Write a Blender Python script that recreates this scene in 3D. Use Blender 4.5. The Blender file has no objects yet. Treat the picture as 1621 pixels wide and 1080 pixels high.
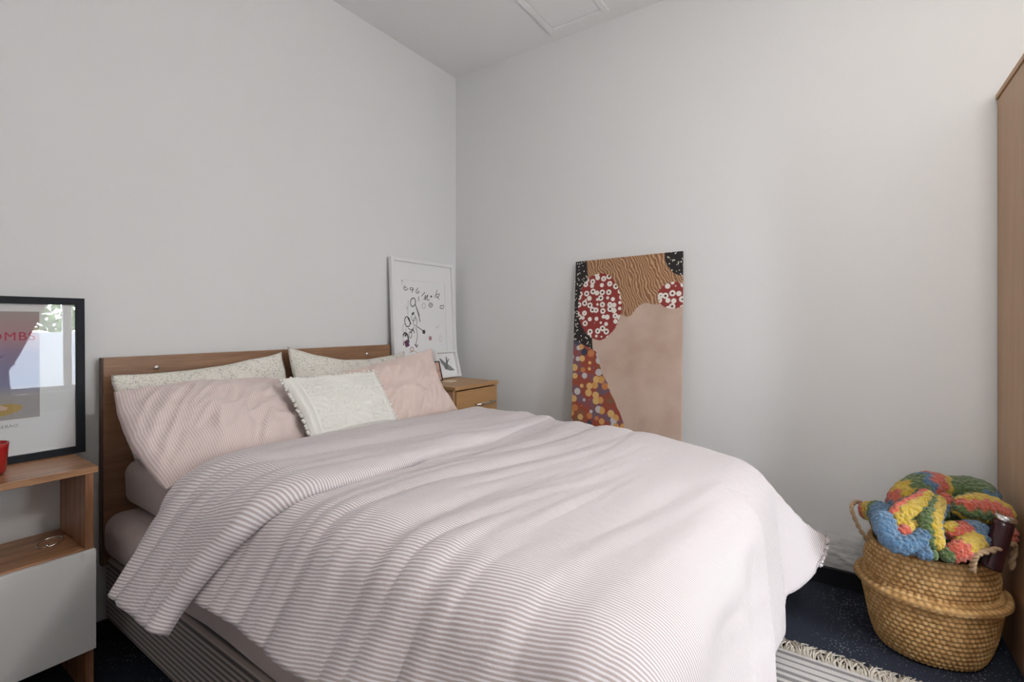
import bpy, bmesh, math, random
from mathutils import Vector, Matrix, noise as mn
random.seed(7)
sc = bpy.context.scene
C = sc.collection
PI = math.pi

# ------------------------------------------------------------------ camera
FPX, CXP, HOR = 766.0, 810.5, 512.0            # focal length, centre and horizon in pixels of 1621x1080
YAW = math.radians(34.4)                       # view direction measured from +x
CAM = Vector((-2.6657, -2.3196, 1.2))
cd = bpy.data.cameras.new('camera'); cam = bpy.data.objects.new('camera', cd); C.objects.link(cam)
cd.sensor_width = 36; cd.lens = FPX / 1621 * 36; cd.shift_y = (HOR - 540) / 1621; cd.clip_start = .02
cam.location = CAM; cam.rotation_euler = (PI / 2, 0, YAW - PI / 2)
sc.camera = cam

# ------------------------------------------------------------------ world, light, exposure
w = bpy.data.worlds.new('world'); sc.world = w; w.use_nodes = True
bg = w.node_tree.nodes['Background']; bg.inputs[0].default_value = (.88, .94, 1, 1); bg.inputs[1].default_value = 20
sc.view_settings.view_transform = 'Standard'; sc.view_settings.look = 'None'
sc.view_settings.exposure = 0.87; sc.view_settings.gamma = 1; sc.view_settings.use_curve_mapping = False
WX0, WX1, WZ0, WZ1, YB, XL, HC = -1.85, -.62, .72, 2.3, -3.9, -3.25, 2.978   # window, back wall, left wall, ceiling
pl = bpy.data.lights.new('window_portal', 'AREA'); pl.shape = 'RECTANGLE'; pl.size = WX1 - WX0; pl.size_y = WZ1 - WZ0
po = bpy.data.objects.new('window_portal', pl); C.objects.link(po)
po.location = ((WX0 + WX1) / 2, YB - .13, (WZ0 + WZ1) / 2); po.rotation_euler = (PI / 2, 0, 0)
pl.cycles.is_portal = True

# ------------------------------------------------------------------ helpers
def at(px, py, x=None, y=None, z=None, d=None):
    """point of the room seen at a pixel of the photograph, on a plane or at a depth"""
    u = (px - CXP) / FPX
    f = Vector((math.cos(YAW), math.sin(YAW), 0)); r = Vector((math.sin(YAW), -math.cos(YAW), 0))
    k = f + r * u + Vector((0, 0, -(py - HOR) / FPX))
    if x is not None: d = (x - CAM.x) / k.x
    elif y is not None: d = (y - CAM.y) / k.y
    elif z is not None: d = (z - CAM.z) / k.z
    return CAM + k * d

def N(x, y=0, z=0): return mn.noise(Vector((x, y, z)))
def sstep(a, b, x):
    t = max(0, min(1, (x - a) / (b - a))); return t * t * (3 - 2 * t)
def lerp(a, b, t): return a + (b - a) * t

def link(name, me, mat=None, parent=None, smooth=False):
    o = bpy.data.objects.new(name, me); C.objects.link(o)
    if mat is not None and not me.materials: me.materials.append(mat)
    if parent is not None: o.parent = parent
    if smooth:
        for p in me.polygons: p.use_smooth = True
    return o

def mesh(name, vs, fs, mat=None, parent=None, smooth=False, uv=None):
    me = bpy.data.meshes.new(name); me.from_pydata([tuple(v) for v in vs], [], fs); me.update()
    if uv is not None:
        l = me.uv_layers.new(name='UVMap')
        for p in me.polygons:
            for li in p.loop_indices: l.data[li].uv = uv[me.loops[li].vertex_index]
    return link(name, me, mat, parent, smooth)

def tag(o, label=None, cat=None, group=None, kind=None):
    if label: o['label'] = label
    if cat: o['category'] = cat
    if group: o['group'] = group
    if kind: o['kind'] = kind
    return o

def empty(name, loc=(0, 0, 0), rz=0):
    o = bpy.data.objects.new(name, None); C.objects.link(o); o.location = loc; o.rotation_euler = (0, 0, rz)
    o.empty_display_size = .05
    return o

def bm_obj(name, bm, mat, parent=None, smooth=False):
    me = bpy.data.meshes.new(name); bm.normal_update(); bm.to_mesh(me); bm.free()
    return link(name, me, mat, parent, smooth)

def bx(bm, x0, x1, y0, y1, z0, z1):
    r = bmesh.ops.create_cube(bm, size=1)
    for v in r['verts']:
        v.co = Vector((lerp(x0, x1, v.co.x + .5), lerp(y0, y1, v.co.y + .5), lerp(z0, z1, v.co.z + .5)))
    return r['verts']

def box(name, x0, x1, y0, y1, z0, z1, mat, parent=None, bev=0, seg=2):
    bm = bmesh.new(); bx(bm, x0, x1, y0, y1, z0, z1)
    if bev: bmesh.ops.bevel(bm, geom=bm.edges[:], offset=bev, segments=seg, profile=.5, affect='EDGES')
    return bm_obj(name, bm, mat, parent, smooth=False)

def grid_faces(nu, nv, wrap=False):
    f = []
    for j in range(nv - 1):
        for i in range(nu - (0 if wrap else 1)):
            i2 = (i + 1) % nu
            f.append((j * nu + i, j * nu + i2, (j + 1) * nu + i2, (j + 1) * nu + i))
    return f

def tube(pts, rad, n=10, cap=True):
    """swept tube: vertices, faces; rad is a number or a list"""
    pts = [Vector(p) for p in pts]; m = len(pts)
    rs = rad if isinstance(rad, (list, tuple)) else [rad] * m
    vs, prev = [], None
    for i, p in enumerate(pts):
        t = (pts[min(i + 1, m - 1)] - pts[max(i - 1, 0)]).normalized()
        if prev is None: prev = t.orthogonal().normalized()
        a = (prev - t * prev.dot(t)).normalized(); b = t.cross(a); prev = a
        for k in range(n):
            q = 2 * PI * k / n; vs.append(p + (a * math.cos(q) + b * math.sin(q)) * rs[i])
    fs = grid_faces(n, m, True)
    if cap:
        fs.append(tuple(range(n))[::-1]); fs.append(tuple((m - 1) * n + k for k in range(n)))
    return vs, fs

def spline(pts, k=8):
    """Catmull-Rom through the points"""
    P = [Vector(p) for p in pts]; P = [P[0] * 2 - P[1]] + P + [P[-1] * 2 - P[-2]]; o = []
    for i in range(1, len(P) - 2):
        for j in range(k):
            t = j / k; a, b, c, d = P[i - 1:i + 3]
            o.append(.5 * ((2 * b) + (c - a) * t + (2 * a - 5 * b + 4 * c - d) * t * t + (3 * b - a - 3 * c + d) * t ** 3))
    o.append(P[-2]); return o

def lathe(name, prof, mat, parent=None, n=32, loc=(0, 0, 0)):
    vs = [(r * math.cos(2 * PI * k / n) + loc[0], r * math.sin(2 * PI * k / n) + loc[1], z + loc[2]) for r, z in prof for k in range(n)]
    fs = grid_faces(n, len(prof), True); m = len(prof)
    if prof[0][0] > 1e-4: fs.append(tuple(range(n))[::-1])
    if prof[-1][0] > 1e-4: fs.append(tuple((m - 1) * n + k for k in range(n)))
    return mesh(name, vs, fs, mat, parent, True)

# ------------------------------------------------------------------ materials
class M:
    """tiny node builder around a Principled BSDF"""
    def __init__(s, name, col=(.8, .8, .8), rough=.6, **kw):
        s.m = bpy.data.materials.new(name); s.m.use_nodes = True; s.t = s.m.node_tree
        s.b = s.t.nodes['Principled BSDF']; s.set('Base Color', (*col, 1)); s.set('Roughness', rough)
        for k, v in kw.items(): s.set(k.replace('_', ' '), v)
    def set(s, k, v): s.b.inputs[k].default_value = v
    def n(s, typ, **kw):
        nd = s.t.nodes.new('ShaderNode' + typ)
        for k, v in kw.items():
            if k.startswith('i_'):
                key = k[2:].replace('_', ' '); key = int(key) if key.isdigit() else key
                if hasattr(v, 'is_output') or isinstance(v, bpy.types.NodeSocket): s.t.links.new(v, nd.inputs[key])
                else: nd.inputs[key].default_value = v
            else: setattr(nd, k, v)
        return nd
    def L(s, a, b): s.t.links.new(a, s.b.inputs[b] if isinstance(b, str) else b)
    def coord(s, kind='Object', scale=(1, 1, 1), rot=(0, 0, 0), loc=(0, 0, 0)):
        c = s.n('TexCoord').outputs[kind]
        mp = s.n('Mapping'); s.t.links.new(c, mp.inputs[0]); mp.inputs['Scale'].default_value = scale
        mp.inputs['Rotation'].default_value = rot; mp.inputs['Location'].default_value = loc
        return mp.outputs[0]
    def noise(s, vec, scale, detail=3, rough=.5):
        return s.n('TexNoise', i_Vector=vec, i_Scale=scale, i_Detail=detail, i_Roughness=rough).outputs[0]
    def math(s, op, a, b=0.0, clamp=False):
        nd = s.n('Math', operation=op, i_0=a, i_1=b); nd.use_clamp = clamp; return nd.outputs[0]
    def ramp(s, fac, stops, interp='LINEAR'):
        r = s.n('ValToRGB', i_Fac=fac); r.color_ramp.interpolation = interp; e = r.color_ramp.elements
        while len(e) < len(stops): e.new(.5)
        for q, (p, c) in zip(e, stops): q.position = p; q.color = (*c, 1) if len(c) == 3 else c
        return r.outputs[0]
    def mix(s, fac, a, b, blend='MIX'):
        nd = s.n('Mix', data_type='RGBA', blend_type=blend)
        for k, v in ((0, fac), (6, a), (7, b)):
            if isinstance(v, bpy.types.NodeSocket): s.t.links.new(v, nd.inputs[k])
            elif k == 0: nd.inputs[k].default_value = v
            else: nd.inputs[k].default_value = (*v, 1) if len(v) == 3 else v
        return nd.outputs[2]
    def bump(s, h, strength=.3, dist=.01):
        s.L(s.n('Bump', i_Height=h, i_Strength=strength, i_Distance=dist).outputs[0], 'Normal')

def plain(name, col, rough=.6, **kw): return M(name, col, rough, **kw).m

def wall_mat(name, col, rubble=False):
    m = M(name, col, .85); v = m.coord(); h = m.noise(v, 45, 4)
    big = m.noise(v, 2.2, 2)
    h2 = m.math('ADD', m.math('MULTIPLY', h, .12), m.math('MULTIPLY', big, .9))
    if rubble:                                             # patched plaster just above the skirting
        sep = m.n('SeparateXYZ', i_0=v).outputs[2]
        mask = m.math('SUBTRACT', 1, m.n('MapRange', i_0=m.math('ADD', sep, m.math('MULTIPLY', m.noise(v, 6), .16)), i_1=.16, i_2=.40).outputs[0])
        r = m.n('TexVoronoi', i_Vector=m.coord(scale=(1, .6, 1.3)), i_Scale=38, feature='SMOOTH_F1').outputs[0]
        r = m.math('ADD', r, m.noise(v, 30, 5))
        h2 = m.math('ADD', h2, m.math('MULTIPLY', m.math('MULTIPLY', r, mask), 2.2))
    m.bump(h2, .35, .012); return m.m

def wood(name, dark, light, along='x', scale=1.0, rough=.42, contrast=1.0):
    m = M(name, light, rough); sx = {'x': (1.2, 16, 16), 'y': (16, 1.2, 16), 'z': (16, 16, 1.2)}[along]
    v = m.coord(scale=tuple(q * scale for q in sx))
    a = m.noise(v, 1.6, 5, .62); b = m.noise(v, 9, 3, .6)
    f = m.math('ADD', m.math('MULTIPLY', a, .75), m.math('MULTIPLY', b, .3))
    c = m.ramp(f, [(.5 - .2 / contrast, dark), (.5 + .2 / contrast, light)])
    m.L(c, 'Base Color'); m.bump(b, .06, .002); return m.m

def striped_cloth(name, ca, cb, period, ang=0, duty=.5, rough=.85, wr=.25, wscale=30):
    """woven cotton with thin stripes, in metres of the UV map"""
    m = M(name, ca, rough); v = m.coord('UV', rot=(0, 0, ang))
    x = m.n('SeparateXYZ', i_0=v).outputs[0]
    s = m.math('SINE', m.math('MULTIPLY', x, 2 * PI / period))
    f = m.n('MapRange', i_0=s, i_1=duty - .5 - .45, i_2=duty - .5 + .45).outputs[0]
    blot = m.noise(m.coord(), 3, 2)
    col = m.mix(f, ca, cb); m.L(m.mix(m.math('MULTIPLY', blot, .12), col, ca), 'Base Color')
    o = m.coord(); h = m.math('ADD', m.math('MULTIPLY', m.noise(o, wscale, 4, .6), 1), m.math('MULTIPLY', m.noise(o, 400, 2), .08))
    m.bump(h, wr, .012); m.set('Sheen Weight', .25); m.set('Sheen Roughness', .5)
    return m.m

MAT = {}
MAT['wall'] = wall_mat('white_wall_paint', (.78, .78, .78))
MAT['wallr'] = wall_mat('white_wall_paint_patched', (.76, .76, .76), True)
MAT['ceil'] = wall_mat('ceiling_paint', (.87, .87, .87))
MAT['skirt'] = plain('dark_skirting_paint', (.012, .013, .018), .45)
MAT['white'] = plain('white_lacquer', (.78, .78, .77), .4)
MAT['frame_white'] = plain('frame_white', (.82, .82, .82), .45)
MAT['black'] = plain('frame_black', (.016, .019, .024), .5); MAT['black'].node_tree.nodes['Principled BSDF'].inputs['Specular IOR Level'].default_value = .15
MAT['paper'] = plain('paper_white', (.84, .84, .85), .8)
MAT['chrome'] = plain('brushed_steel', (.72, .72, .72), .22, Metallic=1.0)
MAT['dark'] = plain('dark_castor', (.02, .02, .02), .6)
MAT['walnut'] = wood('walnut_headboard', (.19, .095, .05), (.37, .205, .115), 'x', 1.1)
MAT['walnut_edge'] = plain('walnut_edge_band', (.10, .055, .035), .5)
MAT['zebx'] = wood('zebrano_long', (.17, .07, .033), (.50, .26, .13), 'x', 1.0, .38, 1.5)
MAT['zebz'] = wood('zebrano_upright', (.13, .052, .026), (.42, .20, .10), 'z', 1.0, .38, 1.6)
MAT['oakx'] = wood('oak_long', (.36, .19, .075), (.50, .285, .125), 'x', .8, .42, .8)
MAT['oakz'] = wood('oak_upright', (.40, .235, .12), (.53, .33, .185), 'z', .9, .45, .8)

m = M('navy_carpet', (.012, .016, .03), .95); v = m.coord()
sp = m.n('TexVoronoi', i_Vector=v, i_Scale=95).outputs[0]; cl = m.noise(v, 3.5, 3)
thr = m.math('MULTIPLY', m.ramp(cl, [(.34, (.05, .05, .05)), (.66, (.26, .26, .26))]), 1)
fl = m.math('LESS_THAN', sp, thr)
base = m.ramp(m.noise(v, 260, 2), [(.3, (.006, .009, .018)), (.75, (.022, .03, .055))])
m.L(m.mix(m.math('MULTIPLY', fl, .55), base, (.42, .42, .45)), 'Base Color'); m.bump(m.noise(v, 300, 2), .6, .004); MAT['carpet'] = m.m

MAT['duvet'] = striped_cloth('pink_striped_duvet_cotton', (.73, .695, .72), (.45, .375, .37), .0074, math.radians(-14), .40, .85, .3, 22)
MAT['pillow_stripe'] = striped_cloth('pink_striped_pillow_cotton', (.78, .66, .63), (.62, .49, .475), .0075, 0, .5, .85, .25, 26)
MAT['pillow_pink'] = striped_cloth('pink_pillow_cotton', (.76, .615, .56), (.70, .55, .50), .005, 0, .5, .85, .3, 26)
MAT['ticking'] = striped_cloth('striped_bed_ticking', (.36, .29, .26), (.035, .03, .032), .0175, 0, .56, .8, .1, 30)
m = M('taupe_sheet', (.53, .43, .41), .85); v = m.coord(); m.bump(m.noise(v, 14, 4, .6), .4, .012); m.set('Sheen Weight', .2); MAT['sheet'] = m.m

m = M('speckled_floral_cotton', (.82, .80, .74), .85); v = m.coord()
vo = m.n('TexVoronoi', i_Vector=v, i_Scale=210, i_Randomness=1.0)
d1 = m.math('LESS_THAN', vo.outputs[0], m.math('MULTIPLY', m.noise(v, 30, 2), .68))
pick = m.math('GREATER_THAN', m.n('SeparateXYZ', i_0=vo.outputs[1]).outputs[0], .35)
m.L(m.mix(m.math('MULTIPLY', d1, pick), (.80, .77, .70), m.ramp(m.n('SeparateXYZ', i_0=vo.outputs[1]).outputs[1], [(0, (.16, .16, .19)), (.55, (.38, .34, .35)), (1, (.46, .48, .42))])), 'Base Color')
m.bump(m.noise(v, 20, 4), .3, .012); MAT['floral'] = m.m
m = M('cream_chenille', (.83, .815, .765), .9); v = m.coord(); m.bump(m.noise(v, 220, 3), .5, .004); m.set('Sheen Weight', .3); MAT['chenille'] = m.m

def glass_mat():
    m = bpy.data.materials.new('picture_glass'); m.use_nodes = True; t = m.node_tree; t.nodes.clear()
    o = t.nodes.new('ShaderNodeOutputMaterial'); mx = t.nodes.new('ShaderNodeMixShader'); fr = t.nodes.new('ShaderNodeFresnel')
    tr = t.nodes.new('ShaderNodeBsdfTransparent'); gl = t.nodes.new('ShaderNodeBsdfGlossy'); gl.inputs['Roughness'].default_value = .0
    fr.inputs[0].default_value = 1.5
    t.links.new(fr.outputs[0], mx.inputs[0]); t.links.new(tr.outputs[0], mx.inputs[1]); t.links.new(gl.outputs[0], mx.inputs[2])
    t.links.new(mx.outputs[0], o.inputs[0]); return m
MAT['glass'] = glass_mat()

# ------------------------------------------------------------------ the room
def S(o): o['kind'] = 'structure'; return o
T = .12
S(box('floor', XL - T, T, YB - T, T, -.12, 0, MAT['carpet']))
S(box('ceiling', XL - T, T, YB - T, T, HC, HC + .12, MAT['ceil']))
S(box('wall_head', XL - T, T, 0, T, 0, HC, MAT['wall']))
S(box('wall_right', 0, T, YB, 0, 0, HC, MAT['wallr']))
DY0, DY1, DZ = -3.75, -2.93, 2.02
bm = bmesh.new(); bx(bm, XL - T, XL, YB, DY0, 0, HC); bx(bm, XL - T, XL, DY1, 0, 0, HC); bx(bm, XL - T, XL, DY0, DY1, DZ, HC)
S(bm_obj('wall_left', bm, MAT['wall']))
bm = bmesh.new()
bx(bm, XL - T, WX0, YB - T, YB, 0, HC); bx(bm, WX1, T, YB - T, YB, 0, HC); bx(bm, WX0, WX1, YB - T, YB, 0, WZ0); bx(bm, WX0, WX1, YB - T, YB, WZ1, HC)
S(bm_obj('wall_window', bm, MAT['wall']))
S(box('baseboard_head', XL, 0, -.014, 0, 0, .075, MAT['skirt'], bev=.003))
bm = bmesh.new(); bx(bm, -.014, 0, -2.825, -.014, 0, .07); bx(bm, -.020, 0, -2.825, -.014, .07, .078)
S(bm_obj('baseboard_right', bm, MAT['skirt']))
S(box('baseboard_left', XL, XL + .014, -2.9, -.014, 0, .075, MAT['skirt'], bev=.003))
# closed door in the left wall
d = S(box('door_1', XL - .07, XL - .03, DY0 + .005, DY1 - .005, .005, DZ - .005, MAT['white'], bev=.002))
for z0, z1 in ((.15, .9), (1.02, 1.9)):
    for y0, y1 in ((DY0 + .1, DY0 + .38), (DY0 + .44, DY1 - .1)): box('panel', XL - .034, XL - .026, y0, y1, z0, z1, MAT['white'], d, .003)
v_, f_ = tube([(XL - .03, DY1 - .07, 1.0), (XL + .03, DY1 - .07, 1.0), (XL + .035, DY1 - .17, 1.0)], .009); mesh('handle', v_, f_, MAT['chrome'], d, True)
# window, pane by pane
wn = S(empty('window_1', ((WX0 + WX1) / 2, YB, WZ0)))
def wpart(name, x0, x1, y0, y1, z0, z1, mat, bev=.003):
    o = box(name, x0 - wn.location.x, x1 - wn.location.x, y0 - YB, y1 - YB, z0 - WZ0, z1 - WZ0, mat, wn, bev); return o
xm = (WX0 + WX1) / 2
for a, b in ((WX0, WX0 + .05), (xm - .03, xm + .03), (WX1 - .05, WX1)): wpart('upright', a, b, YB - .09, YB - .04, WZ0, WZ1, MAT['white'])
for a, b in ((WZ0, WZ0 + .05), (WZ1 - .05, WZ1)): wpart('rail', WX0 + .05, WX1 - .05, YB - .09, YB - .04, a, b, MAT['white'])
for a, b in ((WX0 + .05, xm - .03), (xm + .03, WX1 - .05)): wpart('pane', a, b, YB - .067, YB - .063, WZ0 + .05, WZ1 - .05, MAT['glass'], 0)
wpart('window_sill', WX0 - .04, WX1 + .04, YB - .04, YB + .09, WZ0 - .03, WZ0, MAT['white'])
# tan curtains drawn to the sides of the window
m = M('tan_curtain_linen', (.46, .33, .22), .9); m.bump(m.noise(m.coord(), 60, 3), .2, .004); MAT['curtain'] = m.m
rail = empty('curtain_rail', (xm, YB + .1, WZ1 + .1)); tag(rail, 'steel curtain rail on the wall above the window', 'curtain rail')
v_, f_ = tube([(WX0 - .25 - xm, 0, 0), (WX1 + .12 - xm, 0, 0)], .011); mesh('rod', v_, f_, MAT['chrome'], rail, True)
for xx in (WX0 - .2, WX1 + .1):
    box('bracket', xx - xm - .01, xx - xm + .01, -.1, 0, -.012, .012, MAT['chrome'], rail, .002)
def curtain(side):
    x_out = WX0 - .22 if side < 0 else WX1 + .05
    edge = ((WZ1 + .09, -1.27), (1.85, -1.33), (1.5, -1.42), (1.05, -1.60), (.95, -1.66), (.12, -1.60)) if side < 0 else ((WZ1 + .09, -1.23), (1.85, -1.18), (1.5, -1.0), (1.2, -.80), (1.05, -.74), (.12, -.76))
    vs, nu, nv = [], 64, 48
    for j in range(nv):
        z = lerp(WZ1 + .09, .12, j / (nv - 1))
        for (za, xa), (zb, xb) in zip(edge, edge[1:]):
            if zb <= z <= za + 1e-6: xi = lerp(xa, xb, (za - z) / (za - zb)); break
        for i in range(nu):
            u = i / (nu - 1)
            vs.append((lerp(x_out, xi, u), YB + .1 + .028 * math.sin(u * 30 + .6 * z), z))
    o = mesh('curtain', vs, grid_faces(nu, nv), MAT['curtain'], None, True)
    sm = o.modifiers.new('thick', 'SOLIDIFY'); sm.thickness = .004
    xi = -1.65 if side < 0 else -.74; xc, hw_ = (x_out + xi) / 2, abs(xi - x_out) / 2 + .02; tz = 1.0
    v_, f_ = tube([(xc + hw_ * math.cos(q), YB + .1 + .05 * math.sin(q), tz) for q in [2 * PI * k / 20 for k in range(21)]], .014, 8, False)
    mesh('tie_band', v_, f_, MAT['curtain'], o, True); return o
tag(curtain(-1), 'tan linen curtain tied back beside the window, nearer the door', 'curtain', 'curtains at the window')
tag(curtain(1), 'tan linen curtain tied back beside the window, nearer the wardrobe', 'curtain', 'curtains at the window')
# loft hatch in the ceiling
hx0, hx1, hy0, hy1 = -.72, -.09, -1.225, -.84
h = empty('ceiling_hatch', ((hx0 + hx1) / 2, (hy0 + hy1) / 2, HC)); tag(h, 'white loft hatch with a raised frame set in the ceiling', 'hatch')
ox, oy = h.location.x, h.location.y
for a, b, c_, e in ((hx0, hx1, hy0, hy0 + .035), (hx0, hx1, hy1 - .035, hy1), (hx0, hx0 + .035, hy0 + .035, hy1 - .035), (hx1 - .035, hx1, hy0 + .035, hy1 - .035)):
    box('frame_strip', a - ox, b - ox, c_ - oy, e - oy, -.010, 0, MAT['ceil'], h, .003)
box('panel', hx0 + .039 - ox, hx1 - .039 - ox, hy0 + .039 - oy, hy1 - .039 - oy, -.004, 0, MAT['ceil'], h, .001)
# unseen pendant lamp behind the view, added to brighten walls and ceiling
lm = empty('fill_pendant_lamp', (-1.75, -2.85, HC)); tag(lm, 'added unseen pendant fill lamp with opal globe between the bed foot and the window', 'lamp')
lathe('ceiling_rose', [(.05, 0), (.05, -.012), (.02, -.03), (0, -.032)], MAT['white'], lm)
v_, f_ = tube([(0, 0, -.03), (0, 0, -.68)], .004, 8); mesh('cord', v_, f_, MAT['white'], lm, True)
em = M('fill_lamp_opal_glass', (.9, .9, .88), .4); em.set('Emission Color', (1, .972, .94, 1)); em.set('Emission Strength', 33)
lathe('globe', [(.03, -.675)] + [(.14 * math.sin(q), -.81 + .14 * math.cos(q)) for q in [.22 + k * (PI - .22) / 14 for k in range(15)]], em.m, lm)
# outside: paved yard, rendered garden wall, hedge
S(box('ground_outside', -6, 3, -9, YB - T, -.3, -.12, plain('yard_paving', (.4, .39, .37), .9)))
tag(box('garden_wall', -6, 3, -6.7, -6.5, -.12, 1.35, wall_mat('render_pale', (.36, .39, .43)), None, .01), 'pale rendered garden wall outside the window', 'wall')
m = M('hedge_leaf', (.10, .2, .06), .7); m.L(m.ramp(m.noise(m.coord(), 9, 3), [(.3, (.05, .12, .04)), (.7, (.28, .42, .16))]), 'Base Color')
vs, fs = [], []
for k in range(5000):
    c_ = Vector((random.uniform(-5.5, 2.5), random.uniform(-7.6, -6.8), 0)); c_.z = random.uniform(.3, 1.5 + .7 * random.random() + .5 * N(c_.x * 1.3, 3))
    a = Vector((random.gauss(0, 1), random.gauss(0, 1), random.gauss(0, 1))).normalized() * .085; b = a.orthogonal().normalized() * .045
    i = len(vs); vs += [c_ - a, c_ + b, c_ + a, c_ - b]; fs.append((i, i + 1, i + 2, i + 3))
tag(mesh('hedge', vs, fs, m.m), 'green leafy hedge behind the garden wall', 'hedge')

# ------------------------------------------------------------------ bed
BX0, BX1, BYF = -2.04, -.645, -2.03
bed = empty('divan_bed', ((BX0 + BX1) / 2, -1.05, 0)); tag(bed, 'divan bed with brown striped ticking base and walnut headboard', 'bed')
bo = bed.location
def bp(name, x0, x1, y0, y1, z0, z1, mat, bev=.0, par=None, seg=2): return box(name, x0 - bo.x, x1 - bo.x, y0 - bo.y, y1 - bo.y, z0, z1, mat, par or bed, bev, seg)
base = bp('base', BX0, BX1, BYF, -.065, .105, .335, MAT['ticking'], .02)
me = base.data; l = me.uv_layers.new(name='UVMap')
for p in me.polygons:
    for li in p.loop_indices:
        co = me.vertices[me.loops[li].vertex_index].co; l.data[li].uv = (co.z, co.y)
for x in (BX0 + .12, BX1 - .12):
    for y in (BYF + .15, -1.05, -.2): lathe('castor', [(.0, 0), (.028, 0), (.03, .05), (.02, .06), (.02, .105)], MAT['dark'], bed, 14, (x - bo.x, y - bo.y, 0))
hb = bp('headboard', -2.042, -.667, -.058, -.026, .30, 1.071, MAT['walnut'], .002)
for a, b in ((-2.046, -2.042), (-.667, -.663)): bp('edge_band', a, b, -.058, -.026, .30, 1.071, MAT['walnut_edge'], 0, hb)
for sx_ in (-1.874, -.84):
    o = lathe('screw_cap', [(.0095, 0), (.0095, .003), (.006, .006), (0, .007)], MAT['chrome'], hb, 16); o.rotation_euler = (PI / 2, 0, 0); o.location = (sx_ - bo.x, -.058 - bo.y, 1.024)
for x in (-1.75, -.95): bp('headboard_strut', x - .03, x + .03, -.064, -.058, .06, .6, MAT['walnut_edge'], .002)

def soft_box(name, x0, x1, y0, y1, z0, z1, r, mat, sag=.012, seed=0, par=None):
    """rounded upholstered block with lightly puckered faces"""
    bm = bmesh.new(); bx(bm, x0, x1, y0, y1, z0, z1)
    bmesh.ops.bevel(bm, geom=bm.edges[:], offset=r, segments=5, profile=.5, affect='EDGES')
    bmesh.ops.subdivide_edges(bm, edges=[e for e in bm.edges if e.calc_length() > .1], cuts=14, use_grid_fill=True)
    bmesh.ops.triangulate(bm, faces=[f for f in bm.faces if len(f.verts) > 4]); bm.normal_update()
    for v in bm.verts:
        c_ = v.co; k = N(c_.x * 3 + seed, c_.y * 3, c_.z * 4) + .5 * N(c_.x * 9, c_.y * 7 + seed, c_.z * 12)
        v.co += v.normal * sag * k
    return bm_obj(name, bm, mat, par, True)
tag(soft_box('mattress', -2.055, -.635, -2.04, -.07, .342, .505, .055, MAT['sheet'], .008, 2), 'lower mattress in a taupe sheet resting on the striped base', 'mattress', 'taupe mattresses')
tag(soft_box('mattress', -1.985, -.70, -1.88, -.068, .512, .682, .045, MAT['sheet'], .010, 5), 'upper taupe-sheeted mattress under the pink pillows', 'mattress', 'taupe mattresses')

# ---- duvet: a draped sheet, parametrised by its own arc length
X0, X1, YF = -1.89, -.69, -1.965         # where the cloth starts to bend down
def bend(s, rad, th):
    """arc of radius rad up to angle th, then straight: (outward, drop)"""
    if s <= 0: return s, 0
    L_ = rad * th
    if s < L_: q = s / rad; return rad * math.sin(q), rad * (1 - math.cos(q))
    return rad * math.sin(th) + (s - L_) * math.cos(th), rad * (1 - math.cos(th)) + (s - L_) * math.sin(th)
def top_z(x, y):
    z = .728 + .010 * math.sin((x + .6) * 2.2) + .010 * N(x * 1.7, y * 1.7, 3)
    z -= .052 * sstep(-1.55, -2.15, y)
    z -= .045 * sstep(-.75, -.5, y)
    return z
def drape(a, b, off=0.0, shrink=0.0):
    """a, b: position on the unrolled cloth (x and y on the bed top)"""
    sx = (X0 - a) if a < X0 else (a - X1 if a > X1 else 0); left = a < X0
    sy = YF - b if b < YF else 0
    x, y = min(max(a, X0), X1), max(b, YF)
    thx, rx = (math.radians(56), .15) if left else (math.radians(84), .12)
    thy, ry = math.radians(86), .13
    if sx > 0 or sy > 0:
        d_ = math.hypot(sx, sy); ph = math.atan2(sy, sx); k = ph / (PI / 2)
        th, rad = lerp(thx, thy, sstep(0, 1, k)), lerp(rx, ry, k)
        if sx > 0 and sy > 0:
            if left: th -= math.radians(10) * math.sin(2 * ph) ** 2
            else: th -= math.radians(42) * max(0, 1 - abs(ph - math.radians(48)) / math.radians(36)) ** 1.2
        o_, dr = bend(d_, rad + off, th)
        x += (-1 if left else 1) * o_ * math.cos(ph); y -= o_ * math.sin(ph)
        nz = math.cos(min(th, d_ / rad)); nh = math.sin(min(th, d_ / rad))
        nrm = Vector(((-1 if left else 1) * nh * math.cos(ph), -nh * math.sin(ph), nz))
    else: dr, nrm = 0, Vector((0, 0, 1))
    return Vector((x, y, top_z(x, y) - dr)), nrm
def wrinkle(a, b):
    """long creases running across the bed, gathered on the left, fading to the foot and the wall side"""
    g = sstep(-.55, -1.75, a); ft = 1 - .75 * sstep(-1.55, -2.05, b)
    wb = b + .10 * (a + 1.9) + .05 * N(a * 1.5, b * 1.5, 9)
    r1 = abs(N(wb * 6.5, a * .75, 1)); r2 = abs(N(wb * 13 + .6 * a, a * 1.0, 4)); r3 = abs(N(wb * 24, a * 2.0, 7))
    h = .044 * r1 + .020 * r2 + .008 * r3
    side = sstep(-1.75, -2.05, a)
    h = h * (.30 + .70 * g) * ft + side * (.020 * N(wb * 6, a * .5, 12) + .014 * abs(N(wb * 11, a * .7, 15)))
    h += .004 * N(a * 7, b * 7, 2) * (1 - .4 * g)
    if b < YF: h += .014 * sstep(YF, YF - .4, b) * math.sin(a * 17 + 2 * N(a * 3, 1))
    return h
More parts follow.
